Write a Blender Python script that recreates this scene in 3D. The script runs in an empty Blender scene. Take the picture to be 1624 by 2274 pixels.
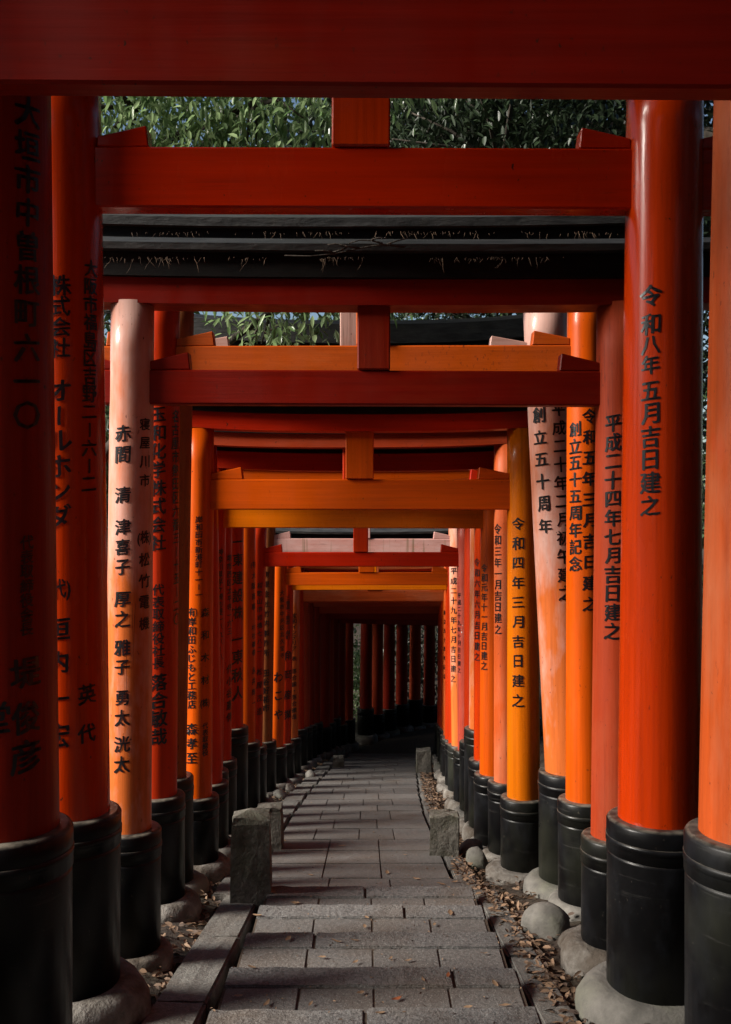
import bpy, bmesh, math, random
import numpy as np
from mathutils import Vector, Matrix
R = math.radians
random.seed(7); rng = np.random.default_rng(7)
scene = bpy.context.scene
col = scene.collection

# ------------------------------------------------------------------ camera
E = 5.0                      # eye level in world z; the place slopes down ahead
F = 2210.0                   # focal length in photo pixels (photo read at 1624 x 2274)
cam_d = bpy.data.cameras.new('camera'); cam = bpy.data.objects.new('camera', cam_d); col.objects.link(cam)
cam.location = (0, 0, E); cam.rotation_euler = (R(90), 0, 0)
cam_d.sensor_fit = 'VERTICAL'; cam_d.sensor_height = 36; cam_d.lens = 36 * F / 2274
cam_d.clip_start = 0.05; cam_d.clip_end = 600
scene.camera = cam
# ------------------------------------------------------------------ world, sun, exposure
SUN_EL, SUN_AZ = R(29), R(-105)         # azimuth from +y (ahead), clockwise; the light comes from the open left side
w = bpy.data.worlds.new('World'); scene.world = w; w.use_nodes = True
nt = w.node_tree; sky = nt.nodes.new('ShaderNodeTexSky'); sky.sky_type = 'NISHITA'; sky.sun_disc = False
sky.sun_elevation = SUN_EL; sky.sun_rotation = SUN_AZ
nt.links.new(sky.outputs[0], nt.nodes['Background'].inputs[0]); nt.nodes['Background'].inputs[1].default_value = 0.05
sd = bpy.data.lights.new('sun', 'SUN'); sd.energy = 5.0; sd.angle = R(22); sd.color = (1, .93, .84)
sun = bpy.data.objects.new('sun', sd); col.objects.link(sun)
sv = Vector((math.sin(SUN_AZ) * math.cos(SUN_EL), math.cos(SUN_AZ) * math.cos(SUN_EL), math.sin(SUN_EL)))
sun.rotation_euler = sv.to_track_quat('Z', 'Y').to_euler(); sun.location = sv * 40 + Vector((0, 0, E))
vs = scene.view_settings; vs.view_transform = 'Standard'; vs.look = 'None'; vs.gamma = 1; vs.exposure = 1.15
vs.use_curve_mapping = False
cy = scene.cycles; cy.use_denoising = True; cy.max_bounces = 8; cy.diffuse_bounces = 5; cy.glossy_bounces = 4
cy.transparent_max_bounces = 8; cy.sample_clamp_indirect = 6

# ------------------------------------------------------------------ helpers
def tag(o, label, cat=None, group=None, kind=None):
    o['label'] = label
    if cat: o['category'] = cat
    if group: o['group'] = group
    if kind: o['kind'] = kind
    return o
def link(name, me, mat=None, parent=None):
    o = bpy.data.objects.new(name, me); col.objects.link(o)
    if mat and not me.materials: me.materials.append(mat)
    if parent: o.parent = parent
    return o
def bm_obj(name, bm, mat, parent=None, smooth=False):
    me = bpy.data.meshes.new(name); bm.normal_update(); bm.to_mesh(me); bm.free()
    if smooth: me.shade_smooth()
    return link(name, me, mat, parent)
def empty(name, loc, rz=0):
    o = bpy.data.objects.new(name, None); col.objects.link(o); o.empty_display_size = .2
    o.location = loc; o.rotation_euler = (0, 0, rz); return o
def add_box(bm, x0, x1, y0, y1, z0, z1, bev=.006):
    vs_ = [bm.verts.new(p) for p in ((x0,y0,z0),(x1,y0,z0),(x1,y1,z0),(x0,y1,z0),(x0,y0,z1),(x1,y0,z1),(x1,y1,z1),(x0,y1,z1))]
    fs = [bm.faces.new([vs_[i] for i in q]) for q in ((3,2,1,0),(4,5,6,7),(0,1,5,4),(1,2,6,5),(2,3,7,6),(3,0,4,7))]
    if bev:
        ed = list({e for f in fs for e in f.edges})
        bmesh.ops.bevel(bm, geom=ed, offset=bev, segments=1, affect='EDGES')
def add_poly_prism(bm, pts, y0, y1, bev=.004):
    """pts: outline in x,z (counter-clockwise seen from -y)"""
    a = [bm.verts.new((x, y0, z)) for x, z in pts]; b = [bm.verts.new((x, y1, z)) for x, z in pts]
    fs = [bm.faces.new(a), bm.faces.new(b[::-1])]
    n = len(pts)
    for i in range(n): fs.append(bm.faces.new((a[(i+1)%n], a[i], b[i], b[(i+1)%n])))
    bmesh.ops.recalc_face_normals(bm, faces=fs)
    if bev: bmesh.ops.bevel(bm, geom=list({e for f in fs for e in f.edges}), offset=bev, segments=1, affect='EDGES')
def lathe(bm, prof, n=36, c0=(0, 0), lean=None, jit=0.0, rnd=None):
    """prof: (r, z) from bottom to top, capped; lean(z) gives the axis position"""
    rings = []
    for r, z in prof:
        cx, cyy = lean(z) if lean else c0
        rr = []
        for k in range(n):
            a = 2 * math.pi * k / n
            q = r * (1 + (jit * (rnd(a, z) if rnd else 0)))
            rr.append(bm.verts.new((cx + q * math.cos(a), cyy + q * math.sin(a), z)))
        rings.append(rr)
    for a, b in zip(rings, rings[1:]):
        for k in range(n):
            f = bm.faces.new((a[k], a[(k+1)%n], b[(k+1)%n], b[k])); f.smooth = True
    bm.faces.new(rings[0][::-1]); bm.faces.new(rings[-1])
def tube(bm, pts, rads, n=7):
    rings = []
    for i, (p, r) in enumerate(zip(pts, rads)):
        d = (pts[min(i+1, len(pts)-1)] - pts[max(i-1, 0)]).normalized()
        s = d.cross(Vector((0.31, .2, .93))).normalized(); t = d.cross(s)
        rings.append([bm.verts.new(p + (s * math.cos(2*math.pi*k/n) + t * math.sin(2*math.pi*k/n)) * r) for k in range(n)])
    for a, b in zip(rings, rings[1:]):
        for k in range(n):
            f = bm.faces.new((a[k], a[(k+1)%n], b[(k+1)%n], b[k])); f.smooth = True
    bm.faces.new(rings[0][::-1]); bm.faces.new(rings[-1])
def lerp_tab(tab, y):
    if y <= tab[0][0]: return tab[0][1]
    for (a, va), (b, vb) in zip(tab, tab[1:]):
        if y <= b: return va + (vb - va) * (y - a) / (b - a)
    return tab[-1][1]
def gz(y):            # mean ground height under the tunnel
    if y < -14: return E + 1.2
    if y <= 17: return E - 1.21 - .172 * y
    return E - 4.134 - .17 * (1 - math.exp(-(y - 17)))
def uX(u, d): return (u - 812) / F * d
def vZ(v, d): return E + (1137 - v) / F * d

# ------------------------------------------------------------------ materials
def mat_new(name, rough=.5, spec=.5):
    m = bpy.data.materials.new(name); m.use_nodes = True
    n = m.node_tree.nodes; b = n['Principled BSDF']
    b.inputs['Roughness'].default_value = rough; b.inputs['Specular IOR Level'].default_value = spec
    return m, m.node_tree, b
def pos(t, scale):
    g = t.nodes.new('ShaderNodeNewGeometry'); v = t.nodes.new('ShaderNodeVectorMath'); v.operation = 'MULTIPLY'
    t.links.new(g.outputs['Position'], v.inputs[0]); v.inputs[1].default_value = scale; return v.outputs[0]
def noise(t, vec, scale=1, detail=4, rough=.55):
    n = t.nodes.new('ShaderNodeTexNoise'); n.inputs['Scale'].default_value = scale
    n.inputs['Detail'].default_value = detail; n.inputs['Roughness'].default_value = rough
    t.links.new(vec, n.inputs['Vector']); return n.outputs['Fac']
def ramp(t, fac, lo, hi, a=0., b=1.):
    m = t.nodes.new('ShaderNodeMapRange'); m.inputs['From Min'].default_value = lo; m.inputs['From Max'].default_value = hi
    m.inputs['To Min'].default_value = a; m.inputs['To Max'].default_value = b; t.links.new(fac, m.inputs['Value']); return m.outputs[0]
def mix(t, fac, a, b, mode='MIX'):
    m = t.nodes.new('ShaderNodeMix'); m.data_type = 'RGBA'; m.blend_type = mode
    if isinstance(fac, (int, float)): m.inputs[0].default_value = fac
    else: t.links.new(fac, m.inputs[0])
    for i, x in ((6, a), (7, b)):
        if isinstance(x, (tuple, list)): m.inputs[i].default_value = (*x, 1)
        else: t.links.new(x, m.inputs[i])
    return m.outputs[2]
def bump(t, b, h, strength=.3, dist=.01):
    n = t.nodes.new('ShaderNodeBump'); n.inputs['Strength'].default_value = strength; n.inputs['Distance'].default_value = dist
    t.links.new(h, n.inputs['Height']); t.links.new(n.outputs[0], b.inputs['Normal'])
def paint(name, base, fade=.2, pale=(.72, .36, .28), rough=.35, coat=.0, speck=.3, chips=0., drips=False, beam=False, hfade=0.):
    m, t, b = mat_new(name, rough, .2)
    ax = lambda a, b: (b, a, a) if beam else (a, a, b)
    gr = noise(t, pos(t, ax(38, 1.3)), 1, 5, .6)            # wood grain under the paint, along the timber
    c = mix(t, ramp(t, gr, .35, .7), base, tuple(x * .76 for x in base))
    fd = noise(t, pos(t, ax(5, 1.6)), 1, 5, .65)
    if hfade:                                               # sky sheen painted in: colour grows paler towards the top
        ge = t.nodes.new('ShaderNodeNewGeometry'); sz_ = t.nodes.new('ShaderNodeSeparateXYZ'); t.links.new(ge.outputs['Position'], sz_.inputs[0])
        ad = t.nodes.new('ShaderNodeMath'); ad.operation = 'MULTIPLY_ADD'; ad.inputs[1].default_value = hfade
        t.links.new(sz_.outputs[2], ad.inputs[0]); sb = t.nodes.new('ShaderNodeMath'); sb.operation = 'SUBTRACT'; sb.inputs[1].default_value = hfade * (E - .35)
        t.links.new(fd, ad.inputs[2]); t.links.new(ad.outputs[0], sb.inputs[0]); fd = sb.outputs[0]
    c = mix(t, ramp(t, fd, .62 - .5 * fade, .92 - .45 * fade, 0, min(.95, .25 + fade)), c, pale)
    red = noise(t, pos(t, (9, 9, 4)), 1, 3)
    c = mix(t, ramp(t, red, .64, .72, 0, .35), c, tuple(x * y for x, y in zip(base, (.95, .6, .5))))
    cr = noise(t, pos(t, ax(60, .55)), 1, 2, .4)          # long drying cracks
    crk = t.nodes.new('ShaderNodeMath'); crk.operation = 'SUBTRACT'; crk.inputs[1].default_value = .5; t.links.new(cr, crk.inputs[0])
    ab = t.nodes.new('ShaderNodeMath'); ab.operation = 'ABSOLUTE'; t.links.new(crk.outputs[0], ab.inputs[0])
    gate_ = noise(t, pos(t, (3, 3, .8)), 1, 2)
    mu = t.nodes.new('ShaderNodeMath'); mu.operation = 'MULTIPLY'
    t.links.new(ramp(t, ab.outputs[0], .0, .011, 1, 0), mu.inputs[0]); t.links.new(ramp(t, gate_, .50, .62, 0, .8 if fade > .25 else .3), mu.inputs[1])
    c = mix(t, mu.outputs[0], c, (.07, .012, .008))
    gm = noise(t, pos(t, ax(13, .5)), 1, 5, .65); c = mix(t, ramp(t, gm, .55, .75, 0, .4), c, tuple(x * .35 for x in base))     # run-off grime
    if speck:
        sp = noise(t, pos(t, (55, 55, 30)), 1, 3, .6); sm = noise(t, pos(t, (3, 3, 3)), 1, 2)
        k = t.nodes.new('ShaderNodeMath'); k.operation = 'MULTIPLY'
        t.links.new(ramp(t, sp, .69 - .06 * speck, .73, 0, 1), k.inputs[0]); t.links.new(ramp(t, sm, .4, .6, .15, 1), k.inputs[1])
        c = mix(t, k.outputs[0], c, (.05, .015, .01))
    if chips:
        ch = noise(t, pos(t, (16, 16, 9)), 1, 4, .6)
        c = mix(t, ramp(t, ch, .70, .715, 0, chips), c, (.68, .62, .58))
    if drips:
        g = noise(t, pos(t, (14, 14, .7)), 1, 3)
        c = mix(t, ramp(t, g, .56, .68, 0, .7), c, (.12, .10, .035))
    t.links.new(c, b.inputs['Base Color'])
    rg = noise(t, pos(t, (7, 7, 2)), 1, 4)
    t.links.new(ramp(t, rg, .3, .7, rough * .75, rough * 1.35), b.inputs['Roughness'])
    b.inputs['Coat Weight'].default_value = coat; b.inputs['Coat Roughness'].default_value = .12
    bump(t, b, gr, .25 if rough < .4 else .45, .004)
    if coat:
        n2 = t.nodes.new('ShaderNodeBump'); n2.inputs['Strength'].default_value = .35; n2.inputs['Distance'].default_value = .004
        t.links.new(noise(t, pos(t, ax(22, 1.8)), 1, 4, .6), n2.inputs['Height']); t.links.new(n2.outputs[0], b.inputs['Coat Normal'])
    return m
M = {}
for bm_ in (False, True):
    q = '_beam' if bm_ else ''
    def P_(key, name, base, *a, **k):
        if bm_ and key in ('gloss', 'red', 'dull'): base = (base[0] * .96, base[1] * .55, base[2] * .6)      # deeper red of the shaded beams, put into the paint colour
        M[key + q] = paint(name + q, base, *a, beam=bm_, **k)
    P_('gloss', 'vermilion_gloss', (.53, .036, .0008), .02, (.50, .12, .012), rough=.24, coat=.28, speck=.12)
    P_('red', 'red_paint', (.47, .027, .0012), .08, (.46, .09, .02), rough=.36, coat=.06, speck=.35)
    P_('worn_red', 'worn_red_paint', (.40, .045, .010), .26, (.42, .11, .05), rough=.5, speck=.6)
    P_('dull', 'shaded_dark_red_paint', (.24, .012, .001), .16, (.24, .04, .012), rough=.42, speck=.6)  # darker copy of the red for shaded timbers; the shade is in the colour
    P_('orange', 'orange_paint', (.58, .078, .0012), .06, (.58, .16, .02), rough=.34, coat=.08, speck=.2)
    P_('speckled', 'speckled_orange_paint', (.54, .082, .004), .08, (.56, .17, .05), rough=.5, speck=1.7)
    P_('yellow', 'yellow_orange_paint', (.64, .145, .001), .03, (.64, .23, .02), rough=.28, coat=.25, speck=.1)
    P_('peach', 'peach_faded_paint', (.54, .085, .014), .36, (.55, .20, .10), rough=.45, speck=.3)
    P_('pink', 'pink_faded_sheen_paint', (.58, .13, .025), .52, (.66, .46, .41), rough=.36, coat=.2, speck=.3, hfade=.14)  # faded pink, plus a painted-in sky sheen higher up
    P_('chipped', 'chipped_pink_paint', (.42, .055, .03), .38, (.46, .15, .115), rough=.5, speck=.3, chips=.9)
    P_('stained', 'stained_pink_paint', (.50, .19, .15), .75, (.56, .34, .31), rough=.5, speck=.2, drips=True)
    P_('brown', 'brown_weathered_paint', (.26, .07, .016), .3, (.27, .16, .06), rough=.6, speck=1.2)
def black_mat():
    m, t, b = mat_new('black_lacquer', .34, .22)
    n = noise(t, pos(t, (6, 6, 3)), 1, 6, .65)
    c = mix(t, ramp(t, n, .5, .75), (.0035, .0035, .004), (.011, .012, .015))
    d = noise(t, pos(t, (70, 70, 40)), 1, 2)
    c = mix(t, ramp(t, d, .715, .75, 0, .35), c, (.11, .095, .075))
    g = noise(t, pos(t, (2.2, 2.2, 1.5)), 1, 4)
    c = mix(t, ramp(t, g, .50, .72, 0, .6), c, (.034, .036, .024))
    ge = t.nodes.new('ShaderNodeNewGeometry'); sx_ = t.nodes.new('ShaderNodeSeparateXYZ'); t.links.new(ge.outputs['Normal'], sx_.inputs[0])
    du = noise(t, pos(t, (22, 22, 22)), 1, 5); ml = t.nodes.new('ShaderNodeMath'); ml.operation = 'MULTIPLY'
    t.links.new(ramp(t, sx_.outputs[2], .5, .9), ml.inputs[0]); t.links.new(ramp(t, du, .35, .65, .15, .9), ml.inputs[1])
    c = mix(t, ml.outputs[0], c, (.17, .15, .12))                  # dust and crumbs lie on the flat tops
    sc_ = noise(t, pos(t, (3, 3, 45)), 1, 4, .7); c = mix(t, ramp(t, sc_, .62, .70, 0, .35), c, (.05, .048, .045))
    t.links.new(c, b.inputs['Base Color']); t.links.new(ramp(t, n, .3, .7, .26, .5), b.inputs['Roughness'])
    bump(t, b, n, .15, .004); return m
M['black'] = black_mat()
def simple(name, a, c2, scale, rough, bstr=.3, bd=.01, spec=.4, det=6, extra=None):
    m, t, b = mat_new(name, rough, spec)
    n = noise(t, pos(t, scale), 1, det, .62); c = mix(t, ramp(t, n, .35, .68), a, c2)
    if extra:
        e = noise(t, pos(t, extra[0]), 1, 5, .6); c = mix(t, ramp(t, e, extra[1], extra[2], 0, extra[3]), c, extra[4])
    t.links.new(c, b.inputs['Base Color']); bump(t, b, n, bstr, bd); return m
M['roof'] = simple('dark_copper_roof', (.016, .016, .016), (.048, .047, .046), (7, 16, 26), .6, .7, .012, extra=((4, 4, 4), .6, .75, .6, (.06, .05, .035)))
M['kasagi'] = simple('black_painted_beam', (.004, .004, .004), (.010, .009, .008), (10, 10, 30), .6, spec=.2)
M['ink'] = mat_new('black_lettering_ink', .28, .6)[0]; M['ink'].node_tree.nodes['Principled BSDF'].inputs['Base Color'].default_value = (.006, .006, .008, 1)
M['collar'] = simple('pale_concrete', (.10, .088, .074), (.215, .20, .18), (16, 16, 16), .9, 1.0, .02, extra=((5, 5, 5), .42, .62, .88, (.06, .045, .032)))
M['rock'] = simple('grey_rock', (.09, .085, .075), (.18, .168, .15), (12, 12, 12), .85, .7, .015, extra=((3, 3, 3), .5, .7, .6, (.07, .08, .04)))
M['post'] = simple('mossy_stone', (.06, .055, .045), (.14, .13, .11), (45, 45, 45), .9, .8, .012, extra=((5, 5, 5), .48, .64, .7, (.045, .045, .026)))
def granite(name, a, c2, sc, bs, bd):
    m, t, b = mat_new(name, .82, .35)
    n = noise(t, pos(t, (sc, sc, sc)), 1, 5, .7); big = noise(t, pos(t, (2.5, 2.5, 2.5)), 1, 5, .6)
    c = mix(t, ramp(t, n, .36, .66), a, c2)
    c = mix(t, ramp(t, big, .46, .70, 0, .7), c, (.085, .062, .045))
    inf = t.nodes.new('ShaderNodeObjectInfo'); c = mix(t, ramp(t, inf.outputs['Random'], 0, 1, .0, .4), c, (.06, .056, .053), 'MIX')
    sp = noise(t, pos(t, (160, 160, 160)), 1, 1); c = mix(t, ramp(t, sp, .63, .68, 0, .6), c, (.28, .265, .245))
    t.links.new(c, b.inputs['Base Color']); bump(t, b, n, bs, bd); return m
M['paver'] = granite('brown_grey_paver', (.080, .075, .071), (.150, .142, .135), 55, .6, .010)
M['nosing'] = granite('rough_granite', (.075, .074, .073), (.19, .185, .18), 60, .9, .014)
M['kerb'] = granite('kerb_granite', (.085, .082, .076), (.17, .165, .15), 45, .7, .014)
M['earth'] = simple('dark_earth', (.022, .014, .009), (.052, .036, .024), (14, 14, 14), .95, .8, .03, extra=((2, 2, 2), .5, .7, .5, (.05, .045, .02)))
M['mortar'] = simple('dirt_joint', (.032, .021, .014), (.066, .045, .030), (25, 25, 25), .95)
M['bark'] = simple('dark_bark', (.035, .028, .022), (.085, .07, .055), (14, 14, 4), .9, .9, .03)
def leaf_mat(name, a, c2, rough=.35, trans=.25):
    m, t, b = mat_new(name, rough, .65)
    g = t.nodes.new('ShaderNodeNewGeometry')
    c = mix(t, g.outputs['Random Per Island'], a, c2)
    t.links.new(c, b.inputs['Base Color'])
    tr = t.nodes.new('ShaderNodeBsdfTranslucent'); t.links.new(c, tr.inputs[0])
    ms = t.nodes.new('ShaderNodeMixShader'); ms.inputs[0].default_value = trans
    t.links.new(b.outputs[0], ms.inputs[1]); t.links.new(tr.outputs[0], ms.inputs[2])
    t.links.new(ms.outputs[0], t.nodes['Material Output'].inputs[0]); return m
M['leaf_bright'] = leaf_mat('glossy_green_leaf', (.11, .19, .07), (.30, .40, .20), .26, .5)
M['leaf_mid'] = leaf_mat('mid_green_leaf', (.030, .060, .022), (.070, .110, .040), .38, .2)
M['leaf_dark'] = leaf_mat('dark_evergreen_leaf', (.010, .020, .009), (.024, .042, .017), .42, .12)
M['dry'] = leaf_mat('dry_brown_leaf', (.12, .06, .03), (.28, .185, .105), .7, .1)
M['litter'] = leaf_mat('brown_litter', (.035, .018, .010), (.21, .125, .07), .8, .05)
M['dry_red'] = leaf_mat('rust_red_leaf', (.24, .05, .018), (.30, .10, .03), .65, .1)
M['needle'] = leaf_mat('dry_needle', (.06, .032, .018), (.20, .125, .07), .8, .05)

# ------------------------------------------------------------------ terrain
def build_terrain():
    def axis(vals): return sorted(set(vals))
    xs = axis([-200,-140,-90,-60,-40,-28,-20,-15,-11,-8,-6,-4.6,-3.6,-2.9,-2.3,-1.9,-1.6,-1.35,-1.15,-.95,-.8,-.66,-.4,0,.4,.6,.7,.8,.95,1.15,1.35,1.6,1.9,2.3,2.9,3.6,4.6,6,8,11,15,20,28,40,60,90,140,200])
    ys = axis([-200,-140,-90,-60,-40,-28,-20,-16,-14,-12,-10,-8,-6] + [-5 + .25 * i for i in range(113)] + [24,26,28,31,35,40,50,65,90,140,200])
    V = []; rr = random.Random(3)
    for y in ys:
        for x in xs:
            z = gz(y) - .10
            cxp = path_cx(y)
            xr = x - cxp
            if y < 18: z += max(0, min(.10, (abs(xr) - .72) * .35))
            else: z += .04
            if x > 1.7 and y < 26: z += min(9, (x - 1.7) * .42) * (1 if y < 14 else max(0, 1 - (y - 14) / 5 * (1 if x < 8 else .4)))
            if x < -1.9: z -= min(1.2, (-1.9 - x) * .10)
            if y > 21: z += (y - 21) * .06 if y < 60 else 2.3
            if abs(xr) > .75: z += rr.uniform(-.012, .012) * (1 if abs(x) < 3 else 8)
            V.append((x, y, z))
    nx = len(xs); Fc = [(j*nx+i, j*nx+i+1, (j+1)*nx+i+1, (j+1)*nx+i) for j in range(len(ys)-1) for i in range(nx-1)]
    me = bpy.data.meshes.new('ground'); me.from_pydata(V, [], Fc); me.shade_smooth()
    tag(link('ground', me, M['earth']), 'dark bare earth slope beside the stone path', 'ground', kind='structure')
PCX = [(0, .02), (5.6, .02), (6.3, -.07), (9, -.07), (11, -.02), (14.7, .135), (16.4, .30)]
def path_cx(y): return lerp_tab(PCX, y)
build_terrain()

# ------------------------------------------------------------------ path: pavers, rough step stones, kerbs
EDGES = [-2.0, -1.47, -.94, -.4, .12, .64, 1.17, 1.72, 2.28, 2.80, 3.10, 3.55, 4.05, 4.61, 5.17, 5.65]
EDGES = [-1.99, -1.44, -.89, -.34, .21, .76, 1.31, 1.86, 2.42, 2.98, 3.53, 4.035, 4.606, 5.17, 5.65]
LAND = 7.7
FAR = [7.7 + .6 * i for i in range(1, 16)]
def line(y): return E - 1.15 - .172 * y
def zpath(y):
    for e in EDGES:
        if y <= e: return line(e)
    return max(line(y) - .06, E - 4.24)
path_me = bpy.data.meshes.new('path')
V = []; Fc = []; ysb = [-2.5] + [y for e in EDGES for y in (e - .016, e - .006)] + [5.66 + .4 * i for i in range(30)]
for y in ysb:
    c = path_cx(y); z = zpath(y + .012 if abs(min((y - e for e in EDGES), key=abs)) < .008 else y) - .0105
    V += [(c - .572, y, z), (c + .59, y, z)]
Fc = [(2*i, 2*i+1, 2*i+3, 2*i+2) for i in range(len(ysb)-1)]
# the bend to the right at the far end
arc0 = len(V)
for k in range(0, 16):
    th = R(6 * k); cxa, cya = 3.8, 16.4
    for rad in (2.9, 4.1):
        V.append((cxa - rad * math.cos(th), cya + rad * math.sin(th), E - 4.255))
Fc += [(arc0+2*i, arc0+2*i+1, arc0+2*i+3, arc0+2*i+2) for i in range(15)]
path_me.from_pydata(V, [], Fc)
path = tag(link('path', path_me, M['mortar']), 'stepped granite path running down through the torii tunnel', 'path', kind='structure')
rp = random.Random(11)
def slab(name, x0, x1, y0, y1, z0, z1, mat, th=.09, rough=0.0, nx=2, bev=.006):
    """a stone slab whose top runs from z0 (near) to z1 (far)"""
    bm = bmesh.new(); g = .003
    xs = [x0 + (x1 - x0) * i / nx for i in range(nx + 1)]
    j = lambda s=1: rp.uniform(-1, 1) * rough * s
    top_n = [bm.verts.new((x + (j() if 0 < i < nx else 0), y0 + j(), z0 + j(.5))) for i, x in enumerate(xs)]
    ym = .55; mid = [bm.verts.new((x, y0 + (y1 - y0) * ym, z0 + (z1 - z0) * ym + j(.8))) for x in xs]
    top_f = [bm.verts.new((x, y1 + j(1.2), z1 + j(1.0))) for x in xs]
    bot_n = [bm.verts.new((x, y0, z0 - th)) for x in xs]; bot_f = [bm.verts.new((x, y1 + j(.6), z1 - th)) for x in xs]
    for a, b in ((top_n, mid), (mid, top_f), (top_f, bot_f), (bot_n, top_n)):
        for i in range(nx): bm.faces.new((a[i], a[i+1], b[i+1], b[i]))
    for i in (0, nx):
        q = [top_n[i], mid[i], top_f[i], bot_f[i], bot_n[i]]
        bm.faces.new(q if i == nx else q[::-1])
    bmesh.ops.recalc_face_normals(bm, faces=bm.faces[:])
    ed = [e for e in bm.edges if len(e.link_faces) == 2 and e.calc_face_angle(0) > .9]
    if bev: bmesh.ops.bevel(bm, geom=ed, offset=bev, segments=2, affect='EDGES')
    return bm_obj(name, bm, mat, path)
JO = [-.565, -.276, .013, .302, .58]
def tread(y0, y1, z, k):
    c = path_cx((y0 + y1) / 2) ; nose = .165 if y1 < 6 else .18
    ym = y1 - nose
    for a, b in zip(JO, JO[1:]):
        jz = rp.uniform(-.0012, .001)
        slab('paver', c + a + .0025, c + b - .0025, y0 + .002, ym - .002, z - .004 + jz, z - .006 + jz * .5, M['paver'], .08, .0015, 2, .004)
    cuts = {0: [-.25], 1: [.18], 2: [-.02], 3: [.33]}[k % 4] if y1 < 6 else [rp.uniform(-.3, .3)]
    xs = [JO[0] - .01] + cuts + [JO[-1] + .01]
    for a, b in zip(xs, xs[1:]):
        slab('step_stone', c + a + .005, c + b - .005, ym + .002, y1, z + rp.uniform(-.002, .003), z + rp.uniform(-.004, .002), M['nosing'], .12, .0045, max(4, int((b - a) * 16)), .006)
prev = -2.5
for k, e in enumerate(EDGES):
    tread(prev, e, line(e), k); prev = e
y = 5.66; row = 0
while y < 16.7:                                       # below the first flight: a long ramp of large pavers
    y1 = y + (.51 if y < 7.6 else rp.uniform(.42, .62)); c = path_cx((y + y1) / 2)
    cuts = [-.20, .17] if y < 7.6 else ([-.20, .17] if row % 2 else [rp.uniform(-.36, -.3), .02, rp.uniform(.28, .36)])
    xs = [-.60] + cuts + [.60]
    for a, b in zip(xs, xs[1:]):
        slab('paver', c + a + .003, c + b - .003, y + .003, y1 - .003, zpath(y) + rp.uniform(-.002, .003), zpath(y1) + rp.uniform(-.003, .002), M['paver'], .08, .0015, 2, .003)
    y = y1; row += 1
y = -2.3
while y < 16.6:                                       # kerb slabs along both sides
    L = rp.uniform(.75, 1.0); y1 = y + L
    cl = path_cx((y + y1) / 2)
    up = -.052 if y < 5 else -.048
    if not (y < 5.62 < y1 - .1): pass
    slab('kerb_stone', cl - .83, cl - .63, y + .008, y1, line(y) + up - .02, line(y1) + up - .02, M['kerb'], .2, .005, 4, .010)
    y = y1
y = -2.0
while y < 16.6:
    L = rp.uniform(.6, .95); y1 = y + L; cl = path_cx((y + y1) / 2)
    slab('kerb_stone', cl + .615, cl + .615 + .14, y + .008, y1, line(y) - .066, line(y1) - .066, M['kerb'], .2, .005, 4, .010)
    y = y1

# ------------------------------------------------------------------ torii gates
def bend_text(parent, rad, lean, cols, d, zbase):
    """black characters painted on the round pillar; cols: (u, [(string, v0, v1, size px), ...])"""
    for u, segs in cols:
        u0, u1 = u if isinstance(u, tuple) else (u, u)
        small = bmesh.new(); va, vb = segs[0][1], segs[-1][2]
        for s, v0, v1, size in segs:
            units = []; i = 0
            while i < len(s):
                if s[i] == '(':
                    j = s.index(')', i); units.append(s[i:j+1]); i = j + 1
                else: units.append(s[i]); i += 1
            for i, chs in enumerate(units):
                me = glyph(chs)
                if me is None: continue
                v = v0 + (v1 - v0) * (i / (len(units) - 1) if len(units) > 1 else 0)
                uu = u0 + (u1 - u0) * ((v - va) / (vb - va) if vb != va else 0)
                z0 = E + (1137 - v) / F * d - zbase; r = rad(z0); dd = d - r * .8
                z0 = E + (1137 - v) / F * dd - zbase; r = rad(z0)
                sz = min(size * 1.13, (v1 - v0) / (len(units) - 1) * 1.04 if len(units) > 1 else 999) / F * dd; X = (uu - 812) / F * dd
                tmp = bmesh.new(); tmp.from_mesh(me)
                w_ = .78 if len(chs) > 1 else 1.0
                rz = random.uniform(-.03, .03); sxv = random.uniform(.92, 1.02); syv = random.uniform(.94, 1.04)
                for vt in tmp.verts:
                    x, yv = vt.co.x * w_ * sxv, vt.co.y * syv
                    x += .012 * math.sin(yv * 23 + v); yv += .012 * math.sin(x * 21 + v * 1.7)      # a hand-brushed wobble
                    vt.co = ((x - rz * yv) * sz, (yv + .09 * x + rz * x) * sz, 0)
                if sz > .03:
                    k = -sz * .5
                    while k < sz * .5:
                        bmesh.ops.bisect_plane(tmp, geom=tmp.verts[:] + tmp.edges[:] + tmp.faces[:], plane_co=(k, 0, 0), plane_no=(1, 0, 0)); k += .012
                axx, axy = lean(z0)
                ph0 = math.asin(max(-.97, min(.97, (X - axx) / r)))
                for vt in tmp.verts:
                    z = z0 + vt.co.y; q = rad(z) * 1.006 + (.0022 if sz > .03 else .003); ph = ph0 + vt.co.x / r; ax = lean(z)
                    vt.co = (ax[0] + q * math.sin(ph), ax[1] - q * math.cos(ph), z)
                bmesh.ops.recalc_face_normals(tmp, faces=tmp.faces[:])
                if size >= 17: bm_obj('character', tmp, M['ink'], parent)
                else:
                    me2 = bpy.data.meshes.new('tmp'); tmp.to_mesh(me2); tmp.free(); small.from_mesh(me2); bpy.data.meshes.remove(me2)
        if len(small.verts): bm_obj('inscription', small, M['ink'], parent)['kind'] = 'stuff'
        else: small.free()
GL = {}
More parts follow.
